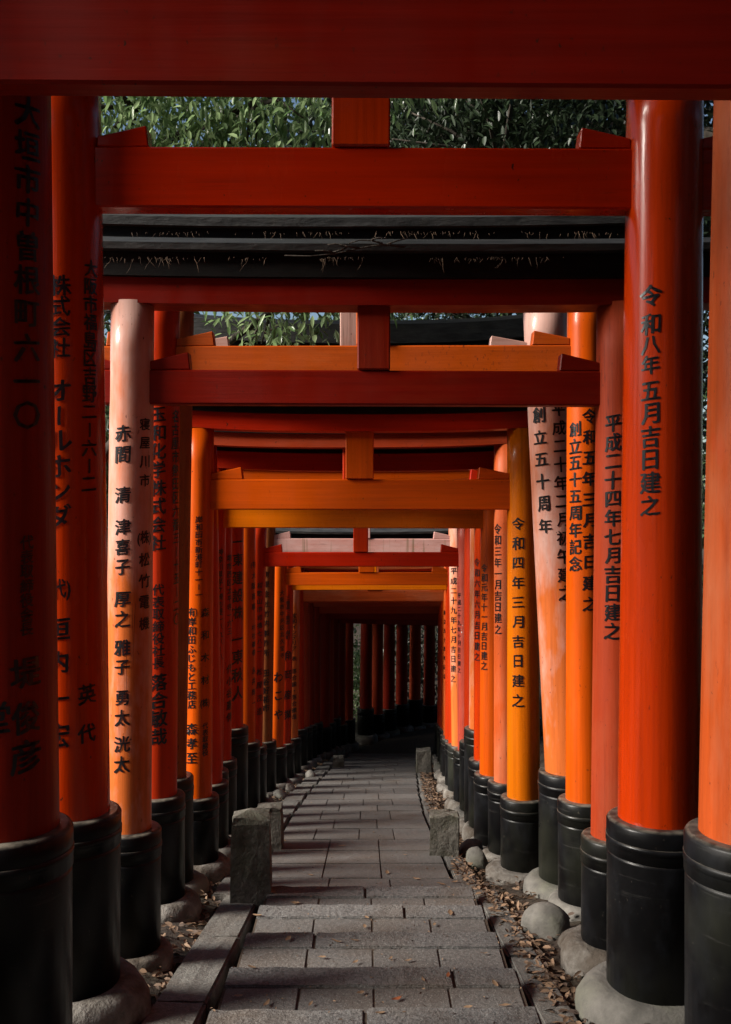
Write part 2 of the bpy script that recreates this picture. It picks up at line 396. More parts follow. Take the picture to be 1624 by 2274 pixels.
def glyph(ch):
    if ch in GL: return GL[ch]
    c = bpy.data.curves.new('glyph', 'FONT'); c.body = ch; c.resolution_u = 2; c.offset = .0
    c.align_x = 'CENTER'; c.align_y = 'CENTER'; c.size = 1.0
    o = bpy.data.objects.new('glyph', c); col.objects.link(o)
    dg = bpy.context.evaluated_depsgraph_get(); dg.update()
    me = bpy.data.meshes.new_from_object(o.evaluated_get(dg))
    bpy.data.objects.remove(o); bpy.data.curves.remove(c)
    if len(me.vertices):
        P_ = np.array([v.co[:] for v in me.vertices]); c0 = (P_.min(0) + P_.max(0)) / 2; ext = (P_.max(0) - P_.min(0)).max()
        k = {'一': .85, '二': .8, '〇': .85}.get(ch, 1.0); k = k if len(ch) == 1 else 1.35
        for v in me.vertices:
            v.co.x = (v.co.x - c0[0]) * (1.0 / 1.0); v.co.y = v.co.y - c0[1]
        bmg = bmesh.new()
        for ox, oy in ((-.024, .010), (.0, .0), (.024, -.010), (.010, .018), (-.008, -.016)):       # a heavier, brush-like weight
            k0 = len(bmg.verts); bmg.from_mesh(me); bmg.verts.ensure_lookup_table()
            for v in bmg.verts[k0:]: v.co.x += ox; v.co.y += oy
        bmg.to_mesh(me); bmg.free()
        if ch == 'ー':
            for v in me.vertices: v.co.x, v.co.y = -v.co.y, v.co.x * .9
    else: me = None
    GL[ch] = me; return me

def make_gate(spec):
    d = spec['d']; gx = spec.get('x', 0.0); rz = spec.get('rz', 0.0)
    yg = spec.get('y', d); zb = gz(yg)
    tilt = spec.get('tilt', random.uniform(-.0035, .0035))
    g = empty('torii_gate', (gx - tilt * 2.0, yg, zb), rz); g.rotation_euler[1] = tilt
    tag(g, spec['label'], 'torii gate', 'torii gates lining the path')
    L_t, L_b = spec['L']; R_t, R_b = spec['R']          # inner pillar edges at tie-beam height and at sleeve height, local x
    rr = spec.get('r', .095); rl, rrt = rr if isinstance(rr, tuple) else (rr, rr)
    n0, n1 = spec['nuki']; s0, s1 = spec['shim']; kz = spec['kas']; cap = spec['cap']
    tl, tr_ = spec['st']                                 # sleeve tops
    mats = spec['m']                                     # left, right, nuki, shimaki
    th = spec.get('t', .09)
    def lp(z): return z - zb
    for side, (xt, xb, r, zt, mt, txt) in (('L', (L_t, L_b, rl, tl, mats[0], spec.get('tL'))), ('R', (R_t, R_b, rrt, tr_, mats[1], spec.get('tR')))):
        s = -1 if side == 'L' else 1
        rb, rt = r * 1.06, r * .97
        zs, ze = lp(zt) - .25, lp(s0) + .02; zn = (lp(n0))
        def lean(z, xt=xt, xb=xb, r=r, s=s, zt=zt):
            f = (z - lp(zt)) / (lp(n0) - lp(zt)); return (xb + s * r * 1.04 + (xt - xb) * f, 0.0)
        bm = bmesh.new(); prof = []
        for k in range(13):
            f = k / 12; prof.append((rb + (rt - rb) * f, zs + (ze - zs) * f))
        ph = random.uniform(0, 6)
        lathe(bm, prof, 40, lean=lean, jit=.006, rnd=lambda a, z, ph=ph: math.sin(2*a + ph) + .5 * math.sin(3*a + z * 1.3 + ph))
        p = bm_obj('pillar', bm, M[mt], g)
        if txt and rz == 0 and d < 15: bend_text(p, lambda z, a=zs, b=ze, q=rb, e=rt: q + (e - q) * (z - a) / (b - a), lean, txt, d, zb)
        # black sleeve with a hoop
        R_ = r + .048; cxs = xb + s * r * 1.04; b0 = -.06; t_ = lp(zt)
        bm = bmesh.new()
        lathe(bm, [(R_ * .985, b0), (R_ * .985, t_ - .135), (R_ * .985, t_ - .126), (R_ * .972, t_ - .125), (R_ * .972, t_ - .121), (R_, t_ - .12), (R_, t_ - .012), (R_ - .006, t_ - .003), (R_ - .014, t_)], 40, (cxs, 0))
        sl = bm_obj('base_sleeve', bm, M['black'], g)
        bm = bmesh.new()
        lathe(bm, [(R_ * .97, t_ - .088), (R_ + .0022, t_ - .087), (R_ + .0022, t_ - .064), (R_ * .97, t_ - .063)], 40, (cxs, 0)); bm_obj('hoop', bm, M['black'], sl)
        # rounded concrete collar
        bm = bmesh.new(); ph1, ph2 = random.uniform(0, 6), random.uniform(0, 6); hh, w_ = spec.get('col', (random.uniform(.04, .10), random.uniform(.045, .09)))
        rn = lambda a, z: .6 * math.sin(a * 2 + ph1) + .4 * math.sin(a * 5 + ph2 + z * 9) + .25 * math.sin(a * 9 + ph1 - z * 14)
        lathe(bm, [(R_ + w_, -.15), (R_ + w_ * 1.05, hh * .1), (R_ + w_, hh * .45), (R_ + w_ * .8, hh * .75), (R_ + w_ * .5, hh * .95), (R_ + w_ * .15, hh), (R_ - .03, hh * .9)], 28, (cxs, 0), None, .05, rn)
        bm_obj('base_stone', bm, M['collar' if random.random() < .7 else 'rock'], g)
    cxL, cxR = L_t - rl, R_t + rrt
    # tie beam through both pillars
    bm = bmesh.new(); tail = spec.get('tail', .24)
    add_box(bm, cxL - rl - tail, cxR + rrt + tail, -th / 2, th / 2, lp(n0), lp(n1), .007)
    bm_obj('tie_beam', bm, M[mats[2] + '_beam'], g)
    # wedges on the tie beam, inside and outside of each pillar
    wl = spec.get('wl', .17); wh = spec.get('wh', .078); nz = lp(n1)
    for xx, sg in ((L_t, 1), (L_t - 2 * rl, -1), (R_t, -1), (R_t + 2 * rrt, 1)):
        bm = bmesh.new(); e = .014
        pts = [(xx - sg * e, nz + .001), (xx + sg * wl * .98, nz + .001), (xx + sg * wl * .93, nz + wh), (xx - sg * e, nz + wh * .48)]
        add_poly_prism(bm, pts, -th / 2 + .004, th / 2 - .004)
        bm_obj('wedge', bm, M[spec.get('mw', mats[2]) + '_beam'], g)
    # short strut in the middle, lintel, black top beam with roof cap
    c0, c1 = spec.get('gk', (-.1, .1))
    bm = bmesh.new(); add_box(bm, c0, c1, -th / 2 - .012, th / 2 + .012, nz + .0015, lp(s0) + .01, .006); bm_obj('strut', bm, M[spec.get('mg', mats[2])], g)
    hw = (cxR - cxL) / 2 + spec.get('over', .42); mx = (cxL + cxR) / 2; sori = spec.get('sori', .05)
    def bar(name, prof, hw, mat, parent, seg=18, flare=0.0):
        bm = bmesh.new(); rings = []
        for i in range(seg + 1):
            f = -1 + 2 * i / seg; up = sori * abs(f) ** 2.6
            rings.append([bm.verts.new((mx + f * hw + flare * f * pz, py, pz0 + up)) for py, pz0, pz in [(a, b, b - prof[0][1]) for a, b in prof]])
        n = len(prof)
        for a, b in zip(rings, rings[1:]):
            for k in range(n): bm.faces.new((a[k], a[(k+1)%n], b[(k+1)%n], b[k]))
        bm.faces.new(rings[0]); bm.faces.new(rings[-1][::-1]); bmesh.ops.recalc_face_normals(bm, faces=bm.faces[:])
        return bm_obj(name, bm, mat, parent)
    hy = spec.get('hy', .085)
    bar('lintel', [(-hy, lp(s0)), (hy, lp(s0)), (hy, lp(s1)), (-hy, lp(s1))], hw - .06, M[mats[3] + '_beam'], g, flare=.25)
    tb = bar('top_beam', [(-hy - .03, lp(s1) + .001), (hy + .03, lp(s1) + .001), (hy + .03, lp(kz)), (-hy - .03, lp(kz))], hw, M['kasagi'], g, flare=.25)
    bar('roof_cap', [(-hy - .075, lp(kz) + .001), (hy + .075, lp(kz) + .001), (hy + .08, lp(cap) - .005), (0, lp(cap) + .06), (-hy - .08, lp(cap) - .005)], hw + .03, M['roof'], tb, flare=.25)
    return g

def pxg(d, L, Rr, nuki, shim=None, kas=None, cap=None, st=None, gk=None, r=.095, m=('red',) * 4, label='', **kw):
    """turn the photo's pixel readings at depth d into metres"""
    X = lambda u: uX(u, d); Z = lambda v: vZ(v, d)
    n0, n1 = Z(nuki[1]), Z(nuki[0])
    s0 = Z(shim[1]) if shim else n1 + .30; s1 = Z(shim[0]) if shim else s0 + .11
    k = Z(kas) if kas else s1 + .09; c = Z(cap) if cap else k + .035
    stl = (gz(d) + .58, gz(d) + .56) if st is None else (Z(st[0]), Z(st[1]))
    sp = dict(d=d, L=(X(L[0]), X(L[1])), R=(X(Rr[0]), X(Rr[1])), nuki=(n0, n1), shim=(s0, s1), kas=k, cap=c, st=stl, r=r, m=m, label=label, **kw)
    if gk: sp['gk'] = (X(gk[0]), X(gk[1]))
    else:
        mm = (X(L[0]) + X(Rr[0])) / 2; sp['gk'] = (mm - .09, mm + .09)
    return sp
B = []
B.append(dict(d=2.2, L=(-.97, -.96), R=(.98, .97), nuki=(E + .928, E + 1.19), shim=(E + 1.5, E + 1.62), kas=E + 1.72, cap=E + 1.755, st=(gz(2.2) + .62, gz(2.2) + .6), r=.12, t=.075, tilt=.007,
    m=('red', 'red', 'dull', 'dull'), gk=(-.09, .09), label='torii gate whose wide dark red tie beam spans the head of the steps'))
B.append(pxg(2.87, (113, 125), (1587, 1558), (-60, 100), st=(1835, 1849), r=.148, m=('dull', 'peach', 'dull', 'dull'), t=.085, tilt=.0,
    label='torii gate with a dark red pillar and a bare faded peach pillar',
    tL=[(55, [('大垣市中曽根町六一〇', 240, 920, 62), ('代表取締役会長', 1205, 1398, 40), ('堤', 1495, 1495, 64), ('俊彦', 1595, 1682, 66)]), (-4, [('堂', 1590, 1590, 66)])]))
B.append(pxg(3.68, (228, 245), (1383, 1378), (337, 470), st=(1802, 1812), gk=(735, 863), r=.142, m=('gloss',) * 4, t=.095, col=(.115, .095), tilt=.004, wl=.178,
    label='glossy new vermilion torii gate dated Reiwa 8 May on its thick pillar',
    tL=[(137, [('株式会社', 640, 778, 50), ('オールホンダ', 872, 1150, 50), ('(代)', 1312, 1312, 40), ('垣', 1397, 1397, 50), ('内', 1470, 1470, 48), ('一', 1550, 1550, 48), ('宏', 1632, 1632, 50)]),
        (194, [('大阪市福島区吉野二ー六ー二', 593, 1077, 38), ('英代', 1545, 1632, 42)])],
    tR=[(1443, [('令和', 655, 718, 46), ('八年', 765, 808, 42), ('五月吉日建之', 866, 1120, 44)])]))
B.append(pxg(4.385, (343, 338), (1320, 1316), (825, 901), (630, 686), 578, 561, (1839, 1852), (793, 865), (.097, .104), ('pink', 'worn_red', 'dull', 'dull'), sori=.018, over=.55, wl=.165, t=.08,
    label='low torii gate with a pinkish white pillar and a worn red one',
    tL=[(275, [('赤間', 965, 1012, 36), ('清', 1101, 1101, 34), ('津喜子', 1172, 1261, 34), ('厚之', 1332, 1375, 34), ('雅子', 1439, 1482, 34), ('勇太', 1550, 1594, 34), ('洸太', 1652, 1697, 34)]),
        (320, [('寝屋川市', 943, 1068, 26), ('(株)松竹電機', 1197, 1387, 28)])],
    tR=[(1360, [('平成二十四年七月吉日建之', 939, 1399, 37)])]))
B.append(pxg(5.3, (402, 391), (1258, 1256), (770, 842), (566, 637), 522, 501, (1761, 1774), None, (.1, .1), ('red', 'orange', 'speckled', 'red'), wl=.19, sori=.03, over=.55,
    label='tall torii gate with black-speckled orange tie beam and a pillar marking a fifty-fifth anniversary',
    tL=[(353, [('玉和化学株式会社', 920, 1204, 34), ('代表取締役社長', 1308, 1470, 28), ('落合敏哉', 1513, 1633, 36)]), (388, [('名古屋市熱田区六番三ー十五ー二〇', 922, 1376, 26)])],
    tR=[(1278, [('創立五十五周年記念', 954, 1253, 31)]), (1308, [('令和五年三月吉日建之', 926, 1341, 31)])]))
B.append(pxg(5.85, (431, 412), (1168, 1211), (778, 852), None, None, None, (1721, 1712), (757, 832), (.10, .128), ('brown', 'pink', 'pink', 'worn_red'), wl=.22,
    label='torii gate with a thick leaning pinkish pillar marking a fiftieth anniversary and a brownish pillar',
    tR=[((1197, 1211), [('創立五十周年', 922, 1169, 32)]), ((1240, 1254), [('平成二十年二月初午建之', 911, 1317, 31)])]))
B.append(pxg(6.35, (476, 471), (1125, 1127), (1065, 1132), (923, 960), 907, 900, (1765, 1768), (768, 830), (.092, .1), ('orange', 'yellow', 'orange', 'red'), wl=.19,
    label='torii gate with a bright yellow-orange pillar dated Reiwa 4 March',
    tL=[(443, [('岸和田市新港町十一ー一', 1154, 1320, 17)]), (427, [('(有)岸和田ふじもと工務店', 1360, 1563, 21), ('森孝至', 1618, 1682, 24)]), (456, [('森和木材', 1360, 1510, 19), ('(株)', 1562, 1562, 18), ('代表取締役', 1612, 1672, 14)])],
    tR=[(1150, [('令和四年三月吉日建之', 1163, 1555, 27)])]))
B.append(pxg(6.97, (486, 492), (1096, 1096), (1068, 1126), (966, 995), None, None, (1734, 1734), None, .088, ('red', 'peach', 'red', 'worn_red'),
    label='torii gate with a soft peach pillar dated Reiwa 3 January',
    tR=[(1106, [('令和三年一月吉日建之', 1176, 1399, 21)])]))
B.append(pxg(7.37, (503, 496), (1066, 1067), (1113, 1173), (1009, 1047), 1001, 994, (1710, 1716), (762, 822), .092, ('red', 'orange', 'yellow', 'red'),
    label='torii gate with a yellow-orange tie beam and an orange pillar dated Reiwa 1 November',
    tL=[(489, [('神奈川県茅ヶ崎市堤一八九八ー八', 1227, 1460, 15)])],
    tR=[(1076, [('令和元年十一月吉日建之', 1261, 1478, 18)])]))
B.append(pxg(7.9, (517, 514), (1052, 1053), (1132, 1170), (1042, 1068), None, None, (1685, 1685), None, .088, ('red', 'gloss', 'orange', 'orange'),
    label='torii gate with a glossy scarlet pillar dated Reiwa 6 June',
    tL=[(509, [('堺市西区太平寺一六三', 1240, 1403, 15), ('代小谷憲伴', 1487, 1594, 19)])],
    tR=[(1060, [('令和六年六月吉日建之', 1249, 1459, 17)])]))
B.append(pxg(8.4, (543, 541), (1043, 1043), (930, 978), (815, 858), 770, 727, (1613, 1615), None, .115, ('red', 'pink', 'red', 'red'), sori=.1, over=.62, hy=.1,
    label='towering torii gate whose black sleeves stand higher than its neighbours',
    tL=[(529, [('一東建設(株)', 1204, 1363, 28), ('一東秋人', 1420, 1540, 30)])]))
B.append(pxg(9.0, (569, 567), (1030, 1031), (1139, 1171), None, None, None, (1645, 1645), None, .09, ('orange', 'red', 'red', 'red'),
    label='plain torii gate with one orange pillar lettered with a trading company name',
    tL=[(563, [('(有)大阪商事', 1255, 1348, 14), ('村社義春', 1394, 1450, 13), ('永井輝一', 1490, 1562, 14)])]))
B.append(pxg(9.67, (592, 583), (1014, 1017), (1226, 1258), None, None, None, (1655, 1664), (785, 818), .092, ('red', 'chipped', 'red', 'red'), wl=.16,
    label='torii gate with a pinkish pillar losing flakes of paint, dated Heisei 29 October',
    tL=[(577, [('和歌山市岩橋七八二', 1300, 1442, 12), ('松屋茂造', 1492, 1580, 15)])],
    tR=[(1020.5, [('平成二十九年十月吉日建之', 1323, 1489, 11)])]))
B.append(pxg(10.8, (612, 606), (996, 1004), (1196, 1240), None, None, None, (1644, 1653), None, .092, ('brown', 'pink', 'stained', 'stained'), wl=.17,
    label='torii gate with a pale pink tie beam stained by mossy drips',
    tL=[(592, [('有限会社竹内製作所', 1276, 1450, 14), ('田谷好祐市', 1495, 1572, 15)])],
    tR=[(1007, [('平成二十九年七月吉日建之', 1268, 1507, 15)])]))
B.append(pxg(11.5, (638, 629), (991, 996), (1271, 1299), (1206, 1226), 1186, 1180, (1656, 1650), None, .095, ('orange', 'red', 'orange', 'red'), hy=.11,
    label='torii gate with an orange pillar lettered in three large kana characters',
    tL=[(619, [('わこや', 1503, 1586, 22)]), (627, [('大阪市中央区北久宝寺', 1316, 1455, 11)])]))
B.append(pxg(12.3, (653, 646), (989, 988), (1284, 1310), None, None, None, (1648, 1640), None, .092, ('red', 'red', 'yellow', 'orange'),
    label='torii gate with a yellow-orange tie beam and a pillar lettered with an industrial firm',
    tL=[(640, [('三重県三重郡川越町', 1327, 1415, 10), ('角岡産業', 1455, 1586, 20)])]))
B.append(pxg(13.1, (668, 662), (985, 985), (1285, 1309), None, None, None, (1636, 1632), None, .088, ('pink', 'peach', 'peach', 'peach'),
    label='torii gate with a pale pink pillar naming an interior firm',
    tL=[(654, [('宝和インテリア', 1367, 1440, 11), ('(株)', 1463, 1463, 10), ('落合諭・落合徹哉', 1490, 1591, 11)])],
    tR=[(988, [('創立五十周年記念', 1361, 1503, 10)])]))
B.append(pxg(14.0, (677, 676), (983, 982), (1311, 1335), None, None, None, None, None, .088, ('red', 'orange', 'peach', 'peach'), label='torii gate with a faded peach tie beam, before the tunnel darkens'))
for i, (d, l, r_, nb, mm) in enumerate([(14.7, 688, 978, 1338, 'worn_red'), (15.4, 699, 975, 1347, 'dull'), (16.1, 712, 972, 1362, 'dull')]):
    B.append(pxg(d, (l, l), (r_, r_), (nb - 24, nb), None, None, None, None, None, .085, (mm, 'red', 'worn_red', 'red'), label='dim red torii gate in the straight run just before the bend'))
for d in (1.3, .35, -.5, -1.35, -2.2, -3.05, -3.9):                      # the tunnel goes on behind the viewer
    z = gz(d)
    B.append(dict(d=d, L=(-.95, -.94), R=(.96, .95), nuki=(z + 2.95, z + 3.18), shim=(z + 3.5, z + 3.62), kas=z + 3.72, cap=z + 3.76, st=(z + .66, z + .64), r=.12,
        m=('red', 'worn_red', 'red', 'red'), gk=(-.09, .09), label='thick red torii gate up the path, where the steps climb'))
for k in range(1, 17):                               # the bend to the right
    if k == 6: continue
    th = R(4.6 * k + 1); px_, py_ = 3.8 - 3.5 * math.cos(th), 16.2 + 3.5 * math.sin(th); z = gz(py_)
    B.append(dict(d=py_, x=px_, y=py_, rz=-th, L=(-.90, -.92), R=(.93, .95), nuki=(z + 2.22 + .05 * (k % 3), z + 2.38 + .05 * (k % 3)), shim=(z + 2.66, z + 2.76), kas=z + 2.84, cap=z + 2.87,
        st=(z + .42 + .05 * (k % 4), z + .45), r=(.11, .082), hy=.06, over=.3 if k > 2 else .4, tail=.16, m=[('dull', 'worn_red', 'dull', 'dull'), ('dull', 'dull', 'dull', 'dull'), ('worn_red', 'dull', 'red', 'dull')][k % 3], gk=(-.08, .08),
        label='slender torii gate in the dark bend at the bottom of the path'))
gates = [make_gate(s) for s in B]

# ------------------------------------------------------------------ stone posts beside the path
def stone_post(x, y, w, dpt, h, label, peak=.05, rz=0.):
    z = gz(y) - .05; bm = bmesh.new()
    rr = random.Random(int(x * 100 + y * 10))
    rings = []
    for f, s in ((0, 1.04), (.3, 1.01), (.7, .99), (.93, .98), (1.0, .93)):
        ring = []
        for k, (a, b) in enumerate(((-1,-1),(-.33,-1),(.33,-1),(1,-1),(1,-.3),(1,.4),(1,1),(.33,1),(-.33,1),(-1,1),(-1,.4),(-1,-.3))):
            jj = .006
            ring.append(bm.verts.new((a*w/2*s + rr.uniform(-jj,jj), b*dpt/2*s + rr.uniform(-jj,jj), h*f + (rr.uniform(-.012,.012) if f > .9 else 0))))
        rings.append(ring)
    for a, b in zip(rings, rings[1:]):
        for k in range(12): bm.faces.new((a[k], a[(k+1)%12], b[(k+1)%12], b[k]))
    bm.faces.new(rings[0][::-1]); t = bm.verts.new((-.02*w, .1*dpt, h + peak))
    for k in range(12): bm.faces.new((rings[-1][k], rings[-1][(k+1)%12], t))
    ed = [e for e in bm.edges if len(e.link_faces) == 2 and e.calc_face_angle(0) > .7]
    bmesh.ops.bevel(bm, geom=ed, offset=.012, segments=2, affect='EDGES')
    o = bm_obj('stone_post', bm, M['post']); o.location = (x, y, z); o.rotation_euler = (0, 0, rz)
    tag(o, label, 'stone post', 'stone posts beside the path')
stone_post(uX(556, 5.55), 5.62, .215, .2, .52, 'tall mossy stone post at the foot of the first flight of steps', .03, R(4))
stone_post(uX(600, 7.35), 7.3, .19, .16, .36, 'small stone post directly behind the tall mossy post', .01)
stone_post(uX(987, 7.05), 7.05, .205, .16, .34, 'squat green-stained stone post across the path from the tall mossy post', .0, R(-4))
stone_post(uX(941, 13.6), 13.6, .2, .2, .36, 'dark stone post far down the path beside fallen leaves', .0)
stone_post(uX(752, 14.4), 14.4, .15, .2, .2, 'low dark stone block far down the path opposite the dark post', .0)

# ------------------------------------------------------------------ rocks wedged between the gate feet
def rock(x, y, sx, sy, sz, label, seed, rz=0.):
    bm = bmesh.new(); bmesh.ops.create_icosphere(bm, subdivisions=3, radius=1)
    rr = random.Random(seed); dirs = [(Vector((rr.uniform(-1,1), rr.uniform(-1,1), rr.uniform(-1,1))).normalized(), rr.uniform(.6, .95)) for _ in range(9)]
    for v in bm.verts:
        for dn, c in dirs:
            q = v.co.dot(dn) - c
            if q > 0: v.co -= dn * q * .8
        v.co = Vector((v.co.x * sx, v.co.y * sy, v.co.z * sz))
    o = bm_obj('rock', bm, M['collar' if seed % 3 == 0 else 'rock'], None, True); o.location = (x, y, gz(y) + sz * .25 - .02); o.rotation_euler = (0, 0, rz)
    tag(o, label, 'rock', 'rocks between the gate feet')
for i, (u, v, d, s, lab) in enumerate([(1215, 1990, 4.95, (.13, .12, .11), 'brown rounded rock between the anniversary pillars of two gates'), (1300, 2060, 4.55, (.12, .14, .08), 'flat grey rock at the foot of the worn red pillar'),
        (1050, 1862, 7.15, (.1, .1, .09), 'round grey rock behind the squat stone post'), (1060, 1905, 6.75, (.06, .09, .1), 'dark pointed rock among leaf litter by the black sleeves'),
        (1420, 2235, 3.25, (.16, .14, .08), 'greenish rock in front of the thick glossy pillar sleeve'),
        (592, 1755, 10.2, (.15, .09, .07), 'pale elongated rock lying along the kerb past the stone posts'), (620, 1742, 10.7, (.13, .08, .07), 'pale elongated rock lying along the kerb past the stone posts'),
        (640, 1728, 11.4, (.1, .08, .07), 'pale elongated rock lying along the kerb past the stone posts'), (690, 1698, 13.0, (.09, .08, .08), 'white cobble under the far left row of pillars')]):
    rock(uX(u, d), d, *s, lab, i + 2, R(20 * i))

# ------------------------------------------------------------------ leaves and litter
def leaf_verts(n, centers, length, width, droop, spread, fold=.25, rs=rng):
    """n leaves as two quads folded on the midrib; returns vertex and face arrays"""
    a = rs.uniform(0, 2*np.pi, n); dip = rs.normal(droop, spread, n)
    L = length * rs.uniform(.65, 1.2, n); W = width * rs.uniform(.7, 1.2, n)
    dx, dy, dz = np.cos(a)*np.cos(dip), np.sin(a)*np.cos(dip), -np.sin(dip)
    D = np.stack([dx, dy, dz], 1)
    roll = rs.uniform(-.9, .9, n); sx, sy = -np.sin(a), np.cos(a); S = np.stack([sx, sy, np.zeros(n)], 1)
    N = np.cross(D, S); S2 = S*np.cos(roll)[:,None] + N*np.sin(roll)[:,None]; N2 = np.cross(D, S2)
    def at(f, w, up): return centers + D*(L*f)[:,None] + S2*(W*w)[:,None] + N2*(W*up)[:,None] - np.array([0,0,.14])*(L*f*f)[:,None]
    Vv = np.stack([at(0,0,0), at(.3,.42,fold*.7), at(.68,.40,fold*.7), at(1,0,0), at(.68,-.40,fold*.7), at(.3,-.42,fold*.7), at(.5,0,-.02)], 1).reshape(-1, 3)
    base = (np.arange(n)*7)[:,None]
    Fq = np.concatenate([base + np.array([q]) for q in ([6,0,1],[6,1,2],[6,2,3],[6,3,4],[6,4,5],[6,5,0])], 1).reshape(-1, 3)
    return Vv, Fq
def np_mesh(name, Vv, Ft):
    me = bpy.data.meshes.new(name); me.vertices.add(len(Vv)); me.vertices.foreach_set('co', Vv.astype(np.float32).ravel())
    me.loops.add(len(Ft)*3); me.loops.foreach_set('vertex_index', Ft.astype(np.int32).ravel())
    me.polygons.add(len(Ft)); me.polygons.foreach_set('loop_start', np.arange(0, len(Ft)*3, 3, dtype=np.int32)); me.update(calc_edges=True); me.validate(); return me
def tree(name, label, base, h, blobs, nleaf, mat, L=.10, W=.045, group='trees around the torii tunnel', droop=.5, keep=None, tr=.16, cl=.28):
    """blobs: ellipsoids (centre, radii) in world coordinates that the crown fills with leafy twigs"""
    root = empty(name, base); b0 = Vector(base); tag(root, label, 'tree' if 'tree' in name else 'shrub', group)
    bm = bmesh.new(); rr = random.Random(hash(label) % 1000)
    if h > 0:
        pts = [Vector((math.sin(i*.9)*.06*i, math.cos(i*1.3)*.05*i, h*i/6)) for i in range(7)]
        tube(bm, pts, [tr*(1 - .11*i) for i in range(7)], 9)
    else: pts = [Vector((0, 0, 0)), Vector((0, 0, .2))]
    CC = []; tot = sum(b[1][0]*b[1][1]*b[1][2] for b in blobs)
    for c, r_ in blobs:
        c = Vector(c); ncl = max(6, int(nleaf/26*(r_[0]*r_[1]*r_[2])/tot))
        st = pts[rr.randint(max(1, len(pts)-4), len(pts)-1)]
        e = c - b0; mid = (st + e)/2 + Vector((rr.uniform(-.2,.2), rr.uniform(-.2,.2), .25))
        tube(bm, [st, mid, e], [tr*.42, tr*.3, tr*.14], 6)
        for q in range(9):
            dv = Vector((rr.gauss(0,1), rr.gauss(0,1), rr.gauss(0,1))).normalized(); t_ = e + Vector((dv.x*r_[0], dv.y*r_[1], dv.z*r_[2]))*.85
            if keep is None or keep(t_ + b0): tube(bm, [e, (e+t_)/2 + Vector((0,0,.08)), t_], [tr*.14, tr*.09, .006], 5)
        u_ = rng.normal(0, 1, (ncl, 3)); u_ /= np.linalg.norm(u_, axis=1)[:,None]; rad = rng.uniform(.35, 1, ncl)**.5
        CC.append(np.array(e)[None,:] + u_*rad[:,None]*np.array(r_)[None,:])
    bm_obj('trunk', bm, M['bark'], root)
    CC = np.concatenate(CC); n = len(CC)*26
    ctr = np.repeat(CC, 26, 0) + rng.normal(0, cl*.5, (n, 3))*np.array([1, 1, .8])
    if keep is not None:
        k = np.array([keep(p) for p in ctr + np.array(b0)]); ctr = ctr[k]; n = len(ctr)
    Vv, Ft = leaf_verts(n, ctr, L, W, droop, .45)
    me = np_mesh('crown', Vv, Ft); link('crown', me, M[mat], root)
    return root
def clear_of_gates(p):                     # leaves stay above the roofs
    x, y, z = p
    if abs(x) > 1.75: return True
    top = lerp_tab([(3, E+2.2), (4.8, E+1.9), (5.6, E+1.75), (6.1, E+1.1), (7.8, E+1.0), (8.0, E+1.75), (8.85, E+1.75), (9.2, E+.75), (12, E+.1), (16, E-.8)], y)
    return z > top
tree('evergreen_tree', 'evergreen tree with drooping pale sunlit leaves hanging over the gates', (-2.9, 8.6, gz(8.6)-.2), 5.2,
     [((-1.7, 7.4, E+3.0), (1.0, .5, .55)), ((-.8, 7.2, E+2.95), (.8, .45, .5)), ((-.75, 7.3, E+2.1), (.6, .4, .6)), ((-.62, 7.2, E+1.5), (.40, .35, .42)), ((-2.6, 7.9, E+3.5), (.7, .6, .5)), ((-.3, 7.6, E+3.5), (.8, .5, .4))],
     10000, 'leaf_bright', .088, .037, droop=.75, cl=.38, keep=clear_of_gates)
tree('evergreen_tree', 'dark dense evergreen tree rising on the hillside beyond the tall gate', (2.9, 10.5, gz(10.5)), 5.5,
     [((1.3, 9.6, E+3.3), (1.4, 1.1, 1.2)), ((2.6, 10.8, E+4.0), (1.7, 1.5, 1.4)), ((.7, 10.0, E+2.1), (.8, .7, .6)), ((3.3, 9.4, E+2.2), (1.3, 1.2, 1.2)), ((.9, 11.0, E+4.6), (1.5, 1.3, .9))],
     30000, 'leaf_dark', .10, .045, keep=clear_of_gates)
far_spots = [(-4.6, 13.5, 5.5, 'leaf_mid', 'mid green tree standing behind the pale-leaved tree'), (-1.2, 23.5, 7.5, 'leaf_mid', 'leafy tree growing beyond the bend in the path'), (3.6, 15.0, 7.0, 'leaf_dark', 'broad dark tree above the bend in the path'),
             (.9, 24.5, 8.5, 'leaf_mid', 'tall leafy tree behind the bend, with sky showing through it')]
for x, y, h, mt, lab in far_spots:
    z = gz(y); hh = z + h
    tree('broadleaf_tree', lab, (x, y, z-.2), h*.7, [((x + random.uniform(-.8,.8) + dx, y + random.uniform(-.6,.6), hh - h*.25 + dz), (1.9, 1.6, 1.3)) for dx, dz in ((-1.3, -.6), (1.3, -.3), (0, .9), (.3, -1.7), (-.8, 2.0), (1.0, 2.1))],
         9000, mt, .14, .065, keep=clear_of_gates, tr=.2, cl=.4)
